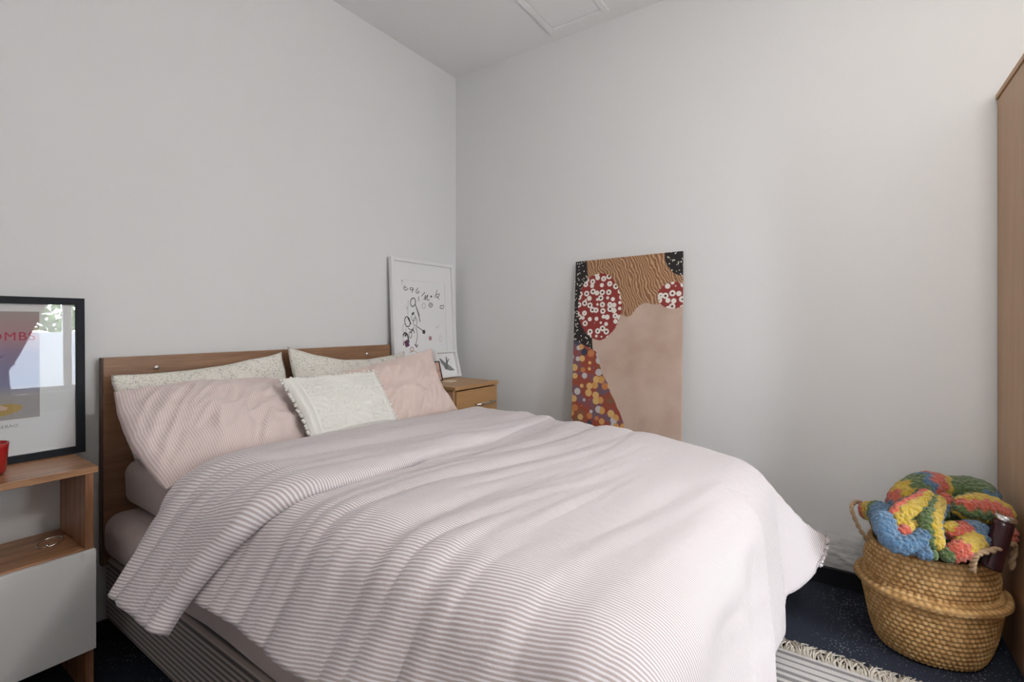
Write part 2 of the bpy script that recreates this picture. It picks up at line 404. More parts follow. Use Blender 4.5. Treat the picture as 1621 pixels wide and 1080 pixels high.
def cloth(name, nu, nv, fn, mat, parent=None, thick=.012):
    vs, uv = [], []
    for j in range(nv):
        for i in range(nu):
            p, q = fn(i / (nu - 1), j / (nv - 1)); vs.append(p); uv.append(q)
    o = mesh(name, vs, grid_faces(nu, nv), mat, parent, True, uv)
    s_ = o.modifiers.new('thick', 'SOLIDIFY'); s_.thickness = thick; s_.offset = -1
    return o
def duvet_fn(u, v):
    b = lerp(-.70, -2.62, v)
    aL = -2.215 - .015 * N(b * 3, 5) - .22 * sstep(-1.5, -2.0, b); aR = -.26
    a = lerp(aL, aR, u)
    p, n = drape(a, b)
    # the hem is cut short around the far corner, where the duvet corner sticks out
    if a > X1 and b < YF:
        lim = .52; d_ = math.hypot(a - X1, YF - b); k = min(1, (a - X1) / .12)
        if d_ > lim:
            sc_ = lerp(1, lim / d_, sstep(0, 1, k)); p, n = drape(X1 + (a - X1) * sc_, YF - (YF - b) * sc_)
    return p + n * wrinkle(a, b), (a, b)
duvet = tag(cloth('duvet', 230, 230, duvet_fn, MAT['duvet']), 'pale pink pinstriped duvet spread rumpled over the bed', 'duvet')
def cuff_fn(u, v):
    a0, a1 = -2.292, -.36; a = lerp(a0, a1, u); lf = sstep(-1.8, -2.3, a)
    yh = lerp(-.60, -.765, lf) + .012 * N(a * 4, 3); yl = lerp(-1.165, -1.02, lf ** 1.4) + .02 * N(a * 3.2, 8)
    # v runs: under the roll, round the fold at the pillows, over the top, round the lower hem
    b = lerp(yh, yl, sstep(.0, 1, v) * .35 + v * .65)
    e = min(v / .14, (1 - v) / .07, 1); e = math.sqrt(max(0, 1 - (1 - e) ** 2))
    p, n = drape(a, b, .03)
    h = .75 * wrinkle(a, b) + lerp(.008, .036, e) + .006 * N(b * 9, a * .8, 21) + .022 * lf * abs(N(b * 9.5, a * .6, 25)) * e + .012 * abs(N((b + .12 * a) * 12, a * .9, 30)) + .012 * sstep(-1.6, -2.1, a) * abs(N(b * 17, a * .8, 33)) * e
    h -= .024 * sstep(-1.35, -.75, a)
    return p + n * h, (a * .98 + .2, b)
cuff = cloth('turned_back_edge', 190, 70, cuff_fn, MAT['duvet'], duvet, .014)
cuff['label'] = 'turned-back striped edge'

# ---- pillows: a quilted cushion between four corner points
def pillow(name, tl, tr, br, bl, thick, mat, seed=0, res=56, pinch=.05, wr=.010, tex=None, parent=None, back=.6, mid=None):
    tl, tr, br, bl = map(Vector, (tl, tr, br, bl))
    nrm = (tr - bl).cross(tl - br).normalized()
    if nrm.y > 0: nrm = -nrm
    W = ((tr - tl).length + (br - bl).length) / 2; H_ = ((tl - bl).length + (tr - br).length) / 2
    vs, uv = [], []
    for sgn in (1, -1):
        for j in range(res):
            for i in range(res):
                s, t = 2 * i / (res - 1) - 1, 2 * j / (res - 1) - 1
                s2 = s * (1 - pinch * (1 - t * t)) if True else s
                t2 = t * (1 - pinch * (1 - s * s))
                s2 += .018 * N(t * 3 + seed, seed) * abs(s); t2 += .03 * N(s * 3 + seed, seed + 4) * abs(t)
                q = (s2 + 1) / 2; r = (t2 + 1) / 2
                p = (bl * (1 - q) + br * q) * (1 - r) + (tl * (1 - q) + tr * q) * r
                if mid:
                    p = p + ((1 - t * t) * (mid[0] * (1 - q) + mid[1] * q) + (1 - s * s) * (mid[2] * r + mid[3] * (1 - r)))
                f = max(0, (1 - abs(s) ** 2.4) * (1 - abs(t) ** 2.4)) ** .55
                h = thick * f * (1 if sgn > 0 else back)
                ang = math.atan2(t, s); rr = max(abs(s), abs(t))
                h += sgn * 0 + f * wr * (N(s * 2.2 + seed, t * 2.2, 1) * 1.5 + (1 - 2 * abs(N((s - .5 * t) * 5 + seed, (t + .3 * s) * 1.6, 6))))
                h += f * wr * .9 * N(ang * 5 + seed, rr * 1.5) * rr
                if tex and sgn > 0: h += tex(s, t) * min(1, f * 2)
                vs.append(p + nrm * h * sgn); uv.append((q * W, r * H_))
    n2 = res * res; fs = grid_faces(res, res); fs += [tuple(n2 + k for k in f_[::-1]) for f_ in fs]
    o = mesh(name, vs, fs, mat, parent, True, uv)
    bm = bmesh.new(); bm.from_mesh(o.data); bmesh.ops.remove_doubles(bm, verts=bm.verts[:], dist=.0004); bm.to_mesh(o.data); bm.free()
    for p in o.data.polygons: p.use_smooth = True
    return o
def V3(x, z, y=0): return Vector((x, y, z))
Z3 = Vector((0, 0, 0))
fl = pillow('pillow', at(176, 594, y=-.12), at(446, 557, y=-.12), (-1.36, -.20, .70), (-1.99, -.20, .70), .05, MAT['floral'], 3, pinch=.01, mid=(V3(-.01, 0), Z3, V3(0, -.022), Z3))
tag(fl, 'white floral-speckled pillow against the headboard, behind the striped pink pillow', 'pillow', 'floral pillows')
fr = pillow('pillow', at(455, 549, y=-.12), at(640, 556, y=-.13), (-.70, -.22, .70), (-1.30, -.22, .70), .05, MAT['floral'], 11, pinch=.01, mid=(V3(-.02, 0), Z3, V3(0, -.055), Z3))
tag(fr, 'white floral-speckled pillow against the headboard, nearer the oak bedside table', 'pillow', 'floral pillows')
seam = lambda s, t: -.003 * math.exp(-((s + .86) / .022) ** 2) + .002 * math.exp(-((s + .93) / .05) ** 2)
pk = pillow('pillow', at(180, 620, y=-.22), at(450, 600, y=-.24), at(498, 706, y=-.54), at(262, 776, y=-.55), .085, MAT['pillow_stripe'], 21, 80, pinch=.0, wr=.016, tex=seam, mid=(V3(-.028, -.005), V3(.0, 0), V3(0, .004), V3(0, .015)))
tag(pk, 'pink pinstriped pillow leaning on the side nearer the white-fronted shelf unit', 'pillow', 'pink pillows')
pr = pillow('pillow', at(494, 600, y=-.28), at(684, 552, y=-.37), at(728, 652, y=-.57), at(590, 690, y=-.54), .058, MAT['pillow_pink'], 33, 80, pinch=.0, back=.4, wr=.020, mid=(Z3, V3(-.048, 0), V3(0, -.008), Z3))
tag(pr, 'plain peach pink pillow beside the oak bedside table', 'pillow', 'pink pillows')
def chenille(s, t):
    """raised tufted flowers and borders"""
    h = 0; m_ = max(abs(s), abs(t))
    if m_ > .78: return .006 * max(0, math.sin(m_ * 62))
    for cx, cy, R_ in ((0, .05, .5), (-.55, .5, .32), (.55, .52, .32), (-.55, -.5, .32), (.55, -.5, .32)):
        r = math.hypot(s - cx, t - cy); q = math.atan2(t - cy, s - cx)
        if r < R_:
            pet = abs(math.cos(q * 4)); return .008 * max(0, math.sin((r / R_ - .55 * pet) * 18))
    return .006 * max(0, math.sin((s + t) * 30)) * (1 if math.sin((s - t) * 9) > 0 else .5)
cu = pillow('cushion', at(445, 600, y=-.44), at(592, 588, y=-.45), at(632, 672, y=-.60), at(496, 702, y=-.61), .055, MAT['chenille'], 41, 110, .035, .004, chenille)
tag(cu, 'small cream tufted cushion with a bobble trim between the pink pillows', 'cushion')
bm = bmesh.new(); TL, TR, BR, BL = at(445, 600, y=-.44), at(592, 588, y=-.45), at(632, 672, y=-.60), at(496, 702, y=-.61)
for A_, B_, n_ in ((TL, BL, 24), (TL, TR, 18), (TR, BR, 18)):
    for k in range(n_):
        t = (k + .5) / n_; mid = (TL + TR + BL + BR) / 4; p = A_.lerp(B_, t); p = p + (mid - p) * (.035 * 4 * t * (1 - t)) * .9
        p += Vector((random.uniform(-.004, .004), -.004 + random.uniform(-.004, .004), random.uniform(-.004, .004))) - (mid - p).normalized() * .005
        bmesh.ops.create_icosphere(bm, subdivisions=1, radius=random.uniform(.0055, .008), matrix=Matrix.Translation(p))
bt = bm_obj('bobble_trim', bm, MAT['chenille'], cu, True); bt['kind'] = 'stuff'; bt['label'] = 'cream bobble trim'

# ------------------------------------------------------------------ low shelf unit on the left with white drawer front
sx1 = at(155.5, 737, y=-.31).x; SZ = .735; sx0 = sx1 - .62
su = empty('shelf_unit', ((sx0 + sx1) / 2, -.17, 0)); tag(su, 'zebra-grained wooden bedside shelf unit with white drawer front', 'bedside unit')
so = su.location
def sp_(name, x0, x1, y0, y1, z0, z1, mat, bev=.0015, par=None): return box(name, x0 - so.x, x1 - so.x, y0 - so.y, y1 - so.y, z0, z1, mat, par or su, bev)
sp_('top', sx0, sx1, -.312, -.03, SZ - .021, SZ, MAT['zebx'])
for a in (sx0 + .012, sx1 - .032): sp_('side', a, a + .022, -.305, -.032, .0, SZ - .021, MAT['zebz'])
sp_('shelf', sx0 + .034, sx1 - .032, -.303, -.032, .452, .474, MAT['zebx'])
sp_('bottom', sx0 + .034, sx1 - .032, -.30, -.032, .165, .185, MAT['zebx'])
sp_('back_panel', sx0 + .034, sx1 - .032, -.038, -.032, .185, .452, MAT['walnut_edge'], 0)
dr = sp_('drawer', sx0 + .012, sx1 - .009, -.326, -.307, .150, .470, MAT['white'], .0015)
# black framed poster leaning on the wall, on the unit
P_W, P_H, P_X1, P_B = .50, .555, -2.092, .735
ps = empty('framed_poster', (P_X1 - P_W / 2, -.044, P_B)); ps.rotation_euler = (math.radians(-1.2), 0, 0)
tag(ps, 'black framed poster under glass standing on the wooden shelf unit', 'picture')
def pbox(name, par, x0, x1, y0, y1, z0, z1, mat, bev=.001): return box(name, x0, x1, y0, y1, z0, z1, mat, par, bev)
fw = .024; hw = P_W / 2
pbox('frame_side', ps, hw - fw, hw, -.012, .012, 0, P_H, MAT['black']); pbox('frame_side', ps, -hw, -hw + fw, -.012, .012, 0, P_H, MAT['black'])
pbox('frame_rail', ps, -hw + fw, hw - fw, -.012, .012, 0, fw, MAT['black']); pbox('frame_rail', ps, -hw + fw, hw - fw, -.012, .012, P_H - fw, P_H, MAT['black'])
pbox('mount', ps, -hw + fw, hw - fw, .002, .010, fw, P_H - fw, MAT['paper'], 0)
pbox('glass', ps, -hw + fw, hw - fw, -.006, -.0045, fw, P_H - fw, MAT['glass'], 0)
m = M('poster_print', (.45, .42, .43), .7); v = m.coord(); z_ = m.n('SeparateXYZ', i_0=v).outputs[2]
m.L(m.ramp(z_, [(.0, (.42, .40, .40)), (.22, (.42, .40, .40)), (.26, (.27, .28, .45)), (.36, (.31, .26, .40)), (.42, (.50, .30, .33)), (.5, (.42, .36, .35))]), 'Base Color')
pr_ = pbox('print', ps, -hw + .10, hw - .118, .0005, .002, .145, P_H - .05, m.m, 0)
def flat(name, pts, col, par, y, rough=.7):
    vs = [(p[0], y, p[1]) for p in pts]; n_ = len(vs); vs += [(p[0], y + .0006, p[1]) for p in pts]
    fs = [tuple(range(n_)), tuple(range(n_, 2 * n_))[::-1]] + [(k, (k + 1) % n_, n_ + (k + 1) % n_, n_ + k) for k in range(n_)]
    return mesh(name, vs, fs, plain(name + '_ink', col, rough) if isinstance(col, tuple) else col, par)
ell = lambda cx, cy, a, b, r=0, n_=28: [(cx + a * math.cos(q) * math.cos(r) - b * math.sin(q) * math.sin(r), cy + a * math.cos(q) * math.sin(r) + b * math.sin(q) * math.cos(r)) for q in [2 * PI * k / n_ for k in range(n_)]]
flat('printed_mat', ell(.035, .178, .055, .019, .12), (.52, .36, .12), ps, -.0002)
flat('printed_foot', [(-.06, .20), (-.01, .226), (.02, .205), (.055, .186), (.05, .178), (.01, .178), (-.06, .176)], (.72, .52, .42), ps, -.0009)
flat('printed_brush', [(-.03, .332), (.02, .345), (.048, .36), (.02, .337), (-.03, .322)], (.03, .04, .10), ps, -.0002)
def text(s, name, size, par, loc, col, bold=0.0):
    cu_ = bpy.data.curves.new(name, 'FONT'); cu_.body = s; cu_.size = size; cu_.offset = bold; cu_.space_character = 1.12; cu_.align_x = 'RIGHT'; cu_.extrude = .0003
    t_ = bpy.data.objects.new(name, cu_); C.objects.link(t_); bpy.context.view_layer.update()
    me_ = bpy.data.meshes.new_from_object(t_.evaluated_get(bpy.context.evaluated_depsgraph_get())); bpy.data.objects.remove(t_)
    o = link(name, me_, plain(name + '_ink', col, .7), par); o.location = loc; o.rotation_euler = (PI / 2, 0, 0); return o
text('ROMBS', 'lettering', .040, ps, (.122, -.0003, .408), (.45, .03, .09))
text('BEBAO', 'caption', .0145, ps, (.079, .0015, .119), (.32, .32, .32))
# red glass tumbler
cp = at(-6, 752, z=.735)
m = M('red_glass', (.62, .03, .03), .12); m.set('Transmission Weight', .35); m.set('Coat Weight', .5)
rg = lathe('candle_glass', [(0, .004), (.036, .004), (.040, .012), (.0455, .085), (.0465, .098), (.0435, .098), (.0425, .085), (.036, .016), (0, .014)], m.m, None, 40)
rg.location = (cp.x - .018, cp.y, .7355); tag(rg, 'red glass candle holder on the wooden shelf unit', 'candle holder')
wx = lathe('wax', [(0, .015), (.0365, .015), (.041, .06), (0, .062)], plain('red_wax', (.45, .02, .03), .5), rg, 28)
# silver bangle in the niche
b0 = at(80, 862, z=.478); vs_, fs_ = tube([(.033 * math.cos(q), .030 * math.sin(q), .003 + .010 * (1 + math.cos(q - .6)) / 2) for q in [2 * PI * k / 40 * .97 for k in range(41)]], .0023, 8)
bg_ = mesh('bangle', vs_, fs_, MAT['chrome'], None, True); bg_.location = (b0.x, b0.y + .01, .4745); tag(bg_, 'thin silver bangle lying in the open niche of the shelf unit', 'bracelet')
o = lathe('bead', [(0, -.006), (.004, -.004), (.006, 0), (.004, .004), (0, .006)], MAT['chrome'], bg_, 12); o.location = (-.012, -.028, .008)

# ------------------------------------------------------------------ oak bedside table in the corner
BZ = .838; qx0, qx1, qy = -.600, -.190, -.52
bs = empty('bedside_table', ((qx0 + qx1) / 2, qy / 2, 0)); tag(bs, 'oak bedside table with drawers in the corner beyond the bed', 'bedside table')
qo = bs.location
def qp(name, x0, x1, y0, y1, z0, z1, mat, bev=.0015, par=None): return box(name, x0 - qo.x, x1 - qo.x, y0 - qo.y, y1 - qo.y, z0, z1, mat, par or bs, bev)
qp('top', qx0, qx1, qy, -.02, BZ - .02, BZ, MAT['oakx'])
for a in (qx0 + .006, qx1 - .024): qp('side', a, a + .018, qy + .02, -.022, 0, BZ - .02, MAT['oakz'])
qp('back_panel', qx0 + .024, qx1 - .024, -.03, -.022, .05, BZ - .02, MAT['oakz'], 0)
qp('plinth', qx0 + .024, qx1 - .024, qy + .04, qy + .056, 0, .07, MAT['oakx'])
for k in range(4):
    z1 = BZ - .028 - k * .187; d_ = qp('drawer', qx0 + .014, qx1 - .010, qy + .004, qy + .022, z1 - .182, z1, MAT['oakx'])
    zc = z1 - .090; xa, xb = (qx0 + qx1) / 2 - .04 - qo.x, qx1 - .06 - qo.x
    v_, f_ = tube([(xa, qy - .022 - qo.y, zc), (xb, qy - .022 - qo.y, zc)], .005); mesh('handle', v_, f_, MAT['chrome'], d_, True)
    for xx in (xa + .02, xb - .02):
        v_, f_ = tube([(xx, qy + .004 - qo.y, zc), (xx, qy - .022 - qo.y, zc)], .004, 8); mesh('handle_post', v_, f_, MAT['chrome'], d_, True)

# large white frame with a child's drawing
W_, H_ = .572, .772
wf = empty('framed_drawing', (-.364, -.072, BZ + .001)); wf.rotation_euler = (math.radians(-3.0), 0, 0)
tag(wf, "white framed child's ink drawing leaning in the corner on the oak bedside table", 'picture')
hw = W_ / 2; fw = .022
for a, b in ((-hw, -hw + fw), (hw - fw, hw)): pbox('frame_side', wf, a, b, -.016, .012, 0, H_, MAT['frame_white'], .002)
for a, b in ((0, fw), (H_ - fw, H_)): pbox('frame_rail', wf, -hw + fw, hw - fw, -.016, .012, a, b, MAT['frame_white'], .002)
pbox('drawing_sheet', wf, -hw + fw, hw - fw, .003, .008, fw, H_ - fw, MAT['paper'], 0)
for a, b, c_, e in ((-hw + fw, -hw + .085, fw, H_ - fw), (hw - .085, hw - fw, fw, H_ - fw), (-hw + .085, hw - .085, fw, .09), (-hw + .085, hw - .085, H_ - .135, H_ - fw)):
    pbox('mount', wf, a, b, -.001, .003, c_, e, MAT['paper'], 0)
def local(px, py):
    """pixel on the drawing -> (x, z) in the frame's own plane"""
    Q = Matrix.Translation(wf.location) @ wf.rotation_euler.to_matrix().to_4x4(); n_ = Q.to_3x3() @ Vector((0, -1, 0))
    k = at(px, py, d=1) - CAM; t = (wf.location - CAM).dot(n_) / k.dot(n_); p = Q.inverted() @ (CAM + k * t); return p.x, p.z
def stroke(pts, wd=.004, col='ink', y=.0022):
    P_ = spline([Vector((*local(620 + x / 7.718, 420 + z / 7.718), 0)) for x, z in pts], 6) if len(pts) > 2 else [Vector((*local(620 + x / 7.718, 420 + z / 7.718), 0)) for x, z in pts]
    vs = []
    for i, p in enumerate(P_):
        t = (P_[min(i + 1, len(P_) - 1)] - P_[max(i - 1, 0)]).normalized(); n_ = Vector((-t.y, t.x, 0)) * wd / 2
        vs += [(p.x + n_.x, y, p.y + n_.y), (p.x - n_.x, y, p.y - n_.y)]
    return mesh('pen_stroke', vs, [(2 * i, 2 * i + 1, 2 * i + 3, 2 * i + 2) for i in range(len(P_) - 1)], MAT[col], wf)
MAT['ink'] = plain('pen_ink', (.06, .06, .065), .8); MAT['pencil'] = plain('pencil_grey', (.38, .38, .40), .8); MAT['plum'] = plain('plum_crayon', (.13, .05, .11), .8); MAT['rose'] = plain('rose_crayon', (.42, .22, .25), .8); MAT['peach'] = plain('peach_crayon', (.70, .58, .52), .8)
def ring(cx, cy, a, b, r=0): return [(x, y) for x, y in ell(cx, cy, a, b, r, 14)] + [ell(cx, cy, a, b, r, 14)[0]]
for s_ in ([(128, 180), (130, 205)], [(128, 222), (131, 232)],
           [(165, 245), (150, 275), (170, 305), (205, 285)], [(160, 275), (185, 268)],
           [(265, 280), (235, 275), (228, 298), (255, 300), (268, 285), (250, 335)],
           [(325, 275), (300, 320), (315, 342), (338, 325), (318, 312)],
           [(370, 380), (385, 355), (405, 340), (400, 325)], [(395, 425), (420, 365), (412, 425), (445, 360), (435, 420), (468, 425)],
           [(560, 300), (530, 400)], [(545, 365), (585, 350), (575, 385), (550, 385), (585, 415)],
           [(332, 380), (334, 440)], [(600, 490), (595, 525), (630, 525), (636, 490), (600, 500)],
           ring(480, 487, 22, 26), [(465, 490), (495, 482)]): stroke(s_, .0045)
stroke(ring(395, 495, 22, 30), .003, 'pencil'); stroke(ring(487, 383, 5, 4), .009)
for s_, w_ in ((ring(263, 452, 30, 52, .1), .006), ([(292, 480), (330, 600), (350, 690)], .006), ([(300, 500), (345, 620)], .004), ([(250, 605), (275, 575)], .012), (ring(195, 690, 32, 62, -.15), .006), ([(200, 640), (240, 720)], .008),
               (ring(290, 690, 22, 52), .0035), ([(205, 770), (245, 790), (275, 760)], .005), ([(230, 830), (265, 790), (280, 830)], .006), ([(305, 745), (350, 775), (400, 810)], .005), (ring(397, 815, 9, 12), .014),
               ([(300, 760), (318, 860), (300, 960), (305, 990)], .004), ([(285, 965), (310, 1000), (322, 965)], .006), ([(150, 980), (135, 890), (160, 830), (195, 850), (215, 945)], .010), ([(165, 870), (190, 830)], .012), (ring(232, 850, 18, 40), .004), (ring(270, 640, 24, 40), .003)): stroke(s_, w_)
for s_, w_, c_ in (([(175, 920), (190, 960), (200, 995)], .034, 'plum'), (ring(475, 893, 9, 12), .016, 'rose'), (ring(252, 1030, 18, 28), .005, 'rose'), ([(225, 1075), (260, 1040), (300, 1060), (340, 1075)], .006, 'peach'), (ring(160, 770, 20, 50), .003, 'pencil'), ([(205, 430), (200, 610)], .003, 'pencil'), ([(185, 500), (195, 540)], .004, 'pencil'), (ring(600, 900, 14, 40), .003, 'peach'), ([(540, 770), (580, 740)], .003, 'pencil')): stroke(s_, w_, c_)
# small white box frame with a grey folded-paper bird
fb = empty('box_frame', tuple(at(711, 596.5, y=-.165))); fb.location.z = BZ + .001; fb.rotation_euler = (math.radians(-16), 0, math.radians(-4))
tag(fb, 'small white box frame holding a grey bird on the oak bedside table', 'picture')
a_ = .098; hh = .182
for a, b in ((-a_, -a_ + .014), (a_ - .014, a_)): pbox('frame_side', fb, a, b, -.022, .008, 0, hh, MAT['frame_white'], .001)
for a, b in ((0, .014), (hh - .014, hh)): pbox('frame_rail', fb, -a_ + .014, a_ - .014, -.022, .008, a, b, MAT['frame_white'], .001)
pbox('backing', fb, -a_ + .014, a_ - .014, .003, .008, .014, hh - .014, MAT['paper'], 0)
for nm, pts, c_ in (('bird_wing', [(-.058, .135), (-.046, .132), (-.006, .098), (.0, .075), (-.018, .072), (-.048, .105)], (.22, .23, .23)), ('bird_wing', [(.0, .09), (.018, .088), (.064, .050), (.066, .046), (.02, .048), (-.012, .06)], (.25, .26, .26)),
                    ('bird_body', [(-.022, .068), (-.014, .056), (.004, .07), (.014, .105), (.012, .142), (.006, .142), (-.002, .105), (-.012, .085)], (.16, .17, .17)), ('bird_tail', [(.006, .098), (.036, .124), (.034, .130), (.012, .112)], (.20, .21, .21))):
    flat(nm, [(x * .95, z) for x, z in pts], c_, fb, -.002 - .001 * random.random())
# small black framed portrait photo
pf = empty('photo_frame', tuple(at(687, 603, z=BZ + .001))); pf.rotation_euler = (math.radians(-14), 0, math.radians(6)); pf.location.y = -.225
pf.location = at(692.5, 602, y=-.235); pf.location.z = BZ + .001
tag(pf, 'small black framed portrait photo half hidden behind the peach pink pillow', 'picture')
for a, b in ((-.05, -.045), (.045, .05)): pbox('frame_side', pf, a, b, -.008, .006, 0, .125, MAT['black'], .0008)
for a, b in ((0, .006), (.119, .125)): pbox('frame_rail', pf, -.045, .045, -.008, .006, a, b, MAT['black'], .0008)
m = M('portrait_print', (.5, .3, .24), .5); v = m.coord(); m.L(m.ramp(m.noise(v, 26, 2), [(.3, (.10, .05, .05)), (.45, (.52, .30, .23)), (.65, (.68, .45, .37))]), 'Base Color')
pbox('print', pf, -.045, .045, -.003, .0, .006, .119, m.m, 0)
# thin pale notebook
nb = box('notebook', -.038, .038, -.026, .026, 0, .006, plain('pale_card', (.72, .62, .48), .7), None, .001)
nb.location = at(712, 604.5, z=BZ + .0005); nb.rotation_euler = (0, 0, math.radians(8)); tag(nb, 'thin pale wooden coaster lying on the oak bedside table', 'coaster')
nb.name = 'coaster'

# ------------------------------------------------------------------ tall canvas leaning on the right wall (a plain abstract in the photograph's colours)
CW, CH = .630, 1.575
cv = empty('canvas_painting', (-.178, -1.332, .012)); lean = math.asin(.162 / CH)
cv.rotation_euler = (math.radians(-90) * 0, 0, 0)
cv.matrix_world = Matrix.Translation((-.180, -1.334, .010)) @ Matrix.Rotation(lean, 4, 'Y') @ Matrix.Rotation(math.radians(-1.2), 4, 'X') @ Matrix.Rotation(-PI / 2, 4, 'Z')
tag(cv, 'tall unframed canvas in peach, auburn and dotted red leaning against the wall', 'painting')
m = M('abstract_canvas_print', (.62, .45, .36), .75); v = m.coord(); sp3 = m.n('SeparateXYZ', i_0=v); X_, Z_ = sp3.outputs[0], sp3.outputs[2]
nz = m.math('SUBTRACT', m.noise(v, 4, 3), .5)
wob = m.math('ADD', X_, m.math('MULTIPLY', nz, .12))
peach = m.ramp(m.noise(v, 7, 4), [(.3, (.47, .335, .26)), (.7, (.60, .455, .37))])
# auburn field with flowing lines at the top
wv = m.n('TexWave', i_Vector=m.coord(scale=(1, 1, .7), rot=(0, .5, 0)), i_Scale=22, i_Distortion=16, i_Detail=2); wv.inputs['Detail Scale'].default_value = .6
aub = m.ramp(wv.outputs[1], [(.2, (.25, .12, .06)), (.6, (.36, .19, .10)), (.9, (.55, .34, .19))])
# black field with white dots
vo = m.n('TexVoronoi', i_Vector=v, i_Scale=60); blk = m.mix(m.math('LESS_THAN', vo.outputs[0], .26), (.018, .014, .014), (.66, .62, .52))
# red field with white rings
vo2 = m.n('TexVoronoi', i_Vector=v, i_Scale=27, i_Randomness=.7); red = m.ramp(vo2.outputs[0], [(0, (.10, .02, .02)), (.16, (.10, .02, .02)), (.18, (.80, .76, .70)), (.42, (.80, .76, .70)), (.45, (.28, .035, .03)), (1, (.22, .05, .045))], 'CONSTANT')
# orange field with ochre discs
vo3 = m.n('TexVoronoi', i_Vector=v, i_Scale=22, i_Randomness=.85); dc = m.ramp(m.n('SeparateXYZ', i_0=vo3.outputs[1]).outputs[0], [(0, (.62, .32, .10)), (.35, (.68, .42, .16)), (.6, (.55, .20, .07)), (.72, (.05, .05, .08)), (.84, (.55, .5, .5))], 'CONSTANT')
grd = m.ramp(m.noise(v, 9, 4), [(.36, (.20, .11, .06)), (.5, (.34, .06, .03)), (.6, (.17, .10, .13))])
orn = m.mix(m.math('LESS_THAN', vo3.outputs[0], .46), grd, dc)
def band(a, lo, hi): return m.n('MapRange', i_0=a, i_1=lo, i_2=hi).outputs[0]
col = m.mix(band(m.math('ADD', Z_, m.math('ADD', m.math('MULTIPLY', X_, -.25), m.math('MULTIPLY', nz, .25))), 1.245, 1.25), peach, aub)
def disc(cx, cz, rx, rz):
    dx = m.math('DIVIDE', m.math('SUBTRACT', X_, cx), rx); dz = m.math('DIVIDE', m.math('SUBTRACT', Z_, cz), rz)
    return m.math('LESS_THAN', m.math('ADD', m.math('ADD', m.math('MULTIPLY', dx, dx), m.math('MULTIPLY', dz, dz)), m.math('MULTIPLY', nz, .8)), 1)
col = m.mix(m.math('LESS_THAN', m.math('ADD', X_, m.math('MULTIPLY', Z_, .10)), -.085), col, blk)
col = m.mix(disc(-.155, 1.30, .135, .20), col, red); col = m.mix(disc(.27, 1.34, .085, .075), col, red)
col = m.mix(disc(.34, 1.57, .12, .14), col, blk)
edge = m.math('ADD', m.math('MULTIPLY', m.math('SUBTRACT', 1.02, Z_), .46), -.17)
lowz = m.math('LESS_THAN', m.math('ADD', Z_, m.math('MULTIPLY', X_, .5)), .95)
col = m.mix(m.math('MULTIPLY', m.math('LESS_THAN', wob, edge), lowz), col, orn)
m.L(col, 'Base Color'); m.bump(m.noise(v, 500, 1), .15, .001)
pbox('stretched_canvas', cv, -CW / 2, CW / 2, -.018, .0, 0, CH, m.m, .002)
for a, b in ((-CW / 2 + .004, -CW / 2 + .04), (CW / 2 - .04, CW / 2 - .004)): pbox('stretcher_bar', cv, a, b, 0, .012, .004, CH - .004, MAT['oakz'], 0)
pbox('stretcher_bar', cv, -CW / 2 + .04, CW / 2 - .04, 0, .012, .004, .04, MAT['oakx'], 0); pbox('stretcher_bar', cv, -CW / 2 + .04, CW / 2 - .04, 0, .012, CH - .04, CH - .004, MAT['oakx'], 0)

# ------------------------------------------------------------------ oak wardrobe
wy1, wy0, wxf, wh = -2.822, -3.72, -.56, 2.085
wd = empty('wardrobe', (wxf / 2, (wy0 + wy1) / 2, 0)); tag(wd, 'tall oak wardrobe standing against the wall beside the basket', 'wardrobe')
wo = wd.location
def wp(name, x0, x1, y0, y1, z0, z1, mat, bev=.0015, par=None): return box(name, x0 - wo.x, x1 - wo.x, y0 - wo.y, y1 - wo.y, z0, z1, mat, par or wd, bev)
for a in (wy1 - .018, wy0): wp('side', wxf + .02, -.004, a, a + .018, 0, wh - .003, MAT['oakz'])
wp('top', wxf, -.002, wy0 - .004, wy1 + .005, wh, wh + .02, MAT['oakx'], .002)
wp('back_panel', -.012, -.004, wy0 + .018, wy1 - .018, .05, wh, MAT['oakz'], 0)
wp('plinth', wxf + .05, wxf + .066, wy0 + .018, wy1 - .018, 0, .08, MAT['oakx'])
ym = (wy0 + wy1) / 2
for a, b, hy in ((wy0 + .002, ym - .002, ym - .05), (ym + .002, wy1 - .002, ym + .05)):
    d_ = wp('door', wxf, wxf + .018, a, b, .085, wh - .004, MAT['oakz'])
    v_, f_ = tube([(wxf - wo.x, hy - wo.y, .95), (wxf - .03 - wo.x, hy - wo.y, .95), (wxf - .03 - wo.x, hy - wo.y, 1.15), (wxf - wo.x, hy - wo.y, 1.15)], .005, 8); mesh('handle', v_, f_, MAT['chrome'], d_, True)

